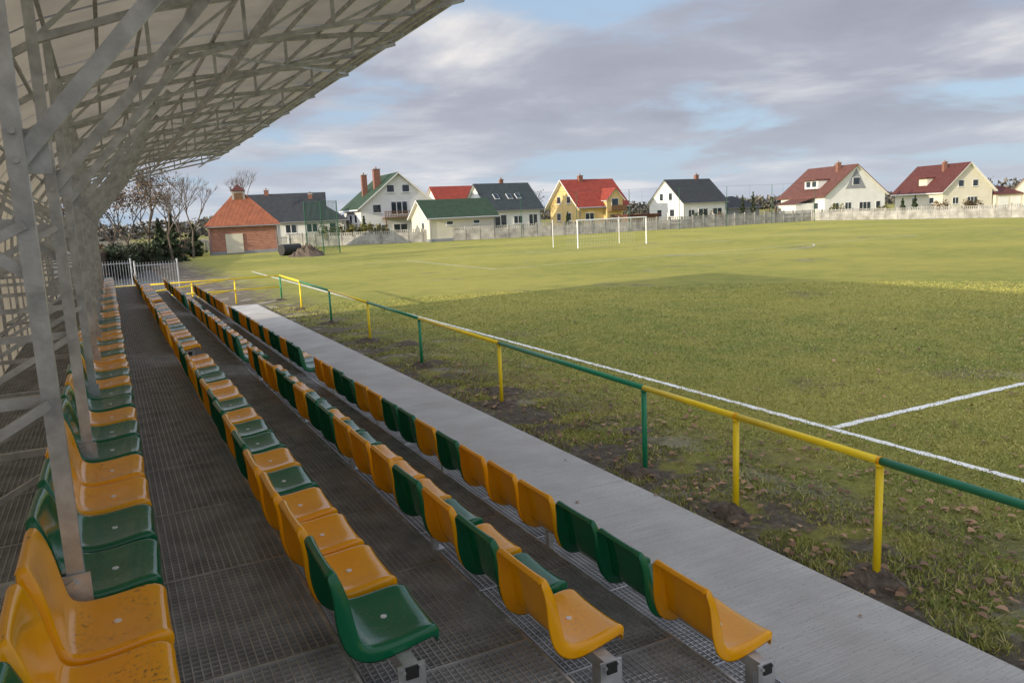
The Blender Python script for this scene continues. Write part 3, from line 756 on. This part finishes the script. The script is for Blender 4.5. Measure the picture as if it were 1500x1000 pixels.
# ------------------------------------------------------------ world, sun
E=math.radians(13.8); az=(-.995,-.10)
sd=Vector((az[0]*math.cos(E),az[1]*math.cos(E),math.sin(E))).normalized()
w=D.worlds.new('World'); S.world=w; w.use_nodes=True; nt=w.node_tree; nt.nodes.clear()
out=nt.nodes.new('ShaderNodeOutputWorld'); bg=nt.nodes.new('ShaderNodeBackground'); bg2=nt.nodes.new('ShaderNodeBackground')
sky=nt.nodes.new('ShaderNodeTexSky'); sky.sky_type='NISHITA'; sky.sun_disc=False; sky.sun_elevation=E; sky.sun_rotation=math.atan2(sd.x,sd.y)
bc=mix(nt,.75,sky.outputs[0],(3.9,5.2,7.0))
nt.links.new(bc,bg.inputs[0]); bg.inputs[1].default_value=.12
tc=nt.nodes.new('ShaderNodeTexCoord'); dv=tc.outputs['Generated']
sp=nt.nodes.new('ShaderNodeSeparateXYZ'); nt.links.new(dv,sp.inputs[0])
zz=math_n(nt,'ADD',math_n(nt,'MAXIMUM',sp.outputs[2],0.0),.12)
cb=nt.nodes.new('ShaderNodeCombineXYZ'); nt.links.new(math_n(nt,'DIVIDE',sp.outputs[0],zz),cb.inputs[0]); nt.links.new(math_n(nt,'DIVIDE',sp.outputs[1],zz),cb.inputs[1])
n1=N(nt,'ShaderNodeTexNoise',Scale=.75,Detail=6,Roughness=.55,Distortion=.25); nt.links.new(cb.outputs[0],n1.inputs[0])
mp=nt.nodes.new('ShaderNodeMapping'); mp.inputs['Location'].default_value=(3.3,1.7,.5); nt.links.new(cb.outputs[0],mp.inputs[0])
n2=N(nt,'ShaderNodeTexNoise',Scale=.75,Detail=6,Roughness=.55,Distortion=.25); nt.links.new(mp.outputs[0],n2.inputs[0])
ccol=ramp(nt,n2.outputs['Fac'],[(.33,(.36,.38,.46)),(.47,(.44,.46,.545)),(.55,(.58,.60,.66)),(.65,(.86,.83,.82))])
low=maprange(nt,sp.outputs[2],.0,.15,1,0)
ccol=mix(nt,math_n(nt,'MULTIPLY',low,.55),ccol,(.63,.69,.77))
mask=maprange(nt,n1.outputs['Fac'],.36,.50)
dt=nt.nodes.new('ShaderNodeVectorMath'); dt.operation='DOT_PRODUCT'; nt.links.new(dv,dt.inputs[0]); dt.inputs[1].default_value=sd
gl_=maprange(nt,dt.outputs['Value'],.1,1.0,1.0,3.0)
gl_=math_n(nt,'MULTIPLY',gl_,maprange(nt,sp.outputs[2],.36,.75,1.0,1.55))  # out-of-view clouds toward sun and zenith boosted as added fill for the stand
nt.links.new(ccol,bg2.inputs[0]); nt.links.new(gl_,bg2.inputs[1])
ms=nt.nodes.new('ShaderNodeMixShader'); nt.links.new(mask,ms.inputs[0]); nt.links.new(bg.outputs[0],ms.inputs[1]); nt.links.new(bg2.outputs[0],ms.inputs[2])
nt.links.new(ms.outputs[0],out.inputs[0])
sl=D.lights.new('sun','SUN'); sl.energy=5; sl.angle=math.radians(.6); sl.color=(1,.87,.64)
so=D.objects.new('sun',sl); C.collection.objects.link(so); so.rotation_euler=(-sd).to_track_quat('-Z','Y').to_euler()

# ------------------------------------------------------------ camera
r=math.atan(.045); th=math.radians(26.95); p=math.atan(186.8/1140)
R0=Vector((math.cos(th),-math.sin(th),0)); F=Vector((math.sin(th)*math.cos(p),math.cos(th)*math.cos(p),-math.sin(p))); U0=R0.cross(F)
cx_=R0*math.cos(r)-U0*math.sin(r); cy_=R0*math.sin(r)+U0*math.cos(r)
mw=Matrix((cx_,cy_,-F)).transposed().to_4x4(); mw.translation=Vector((0,0,3.36))
cam=D.cameras.new('camera'); cam.lens=36*1140/1500; cam.sensor_width=36; cam.clip_end=6000; cam.clip_start=.05
co=D.objects.new('camera',cam); C.collection.objects.link(co); co.matrix_world=mw; S.camera=co
S.view_settings.view_transform='Standard'; S.view_settings.look='None'; S.view_settings.exposure=0
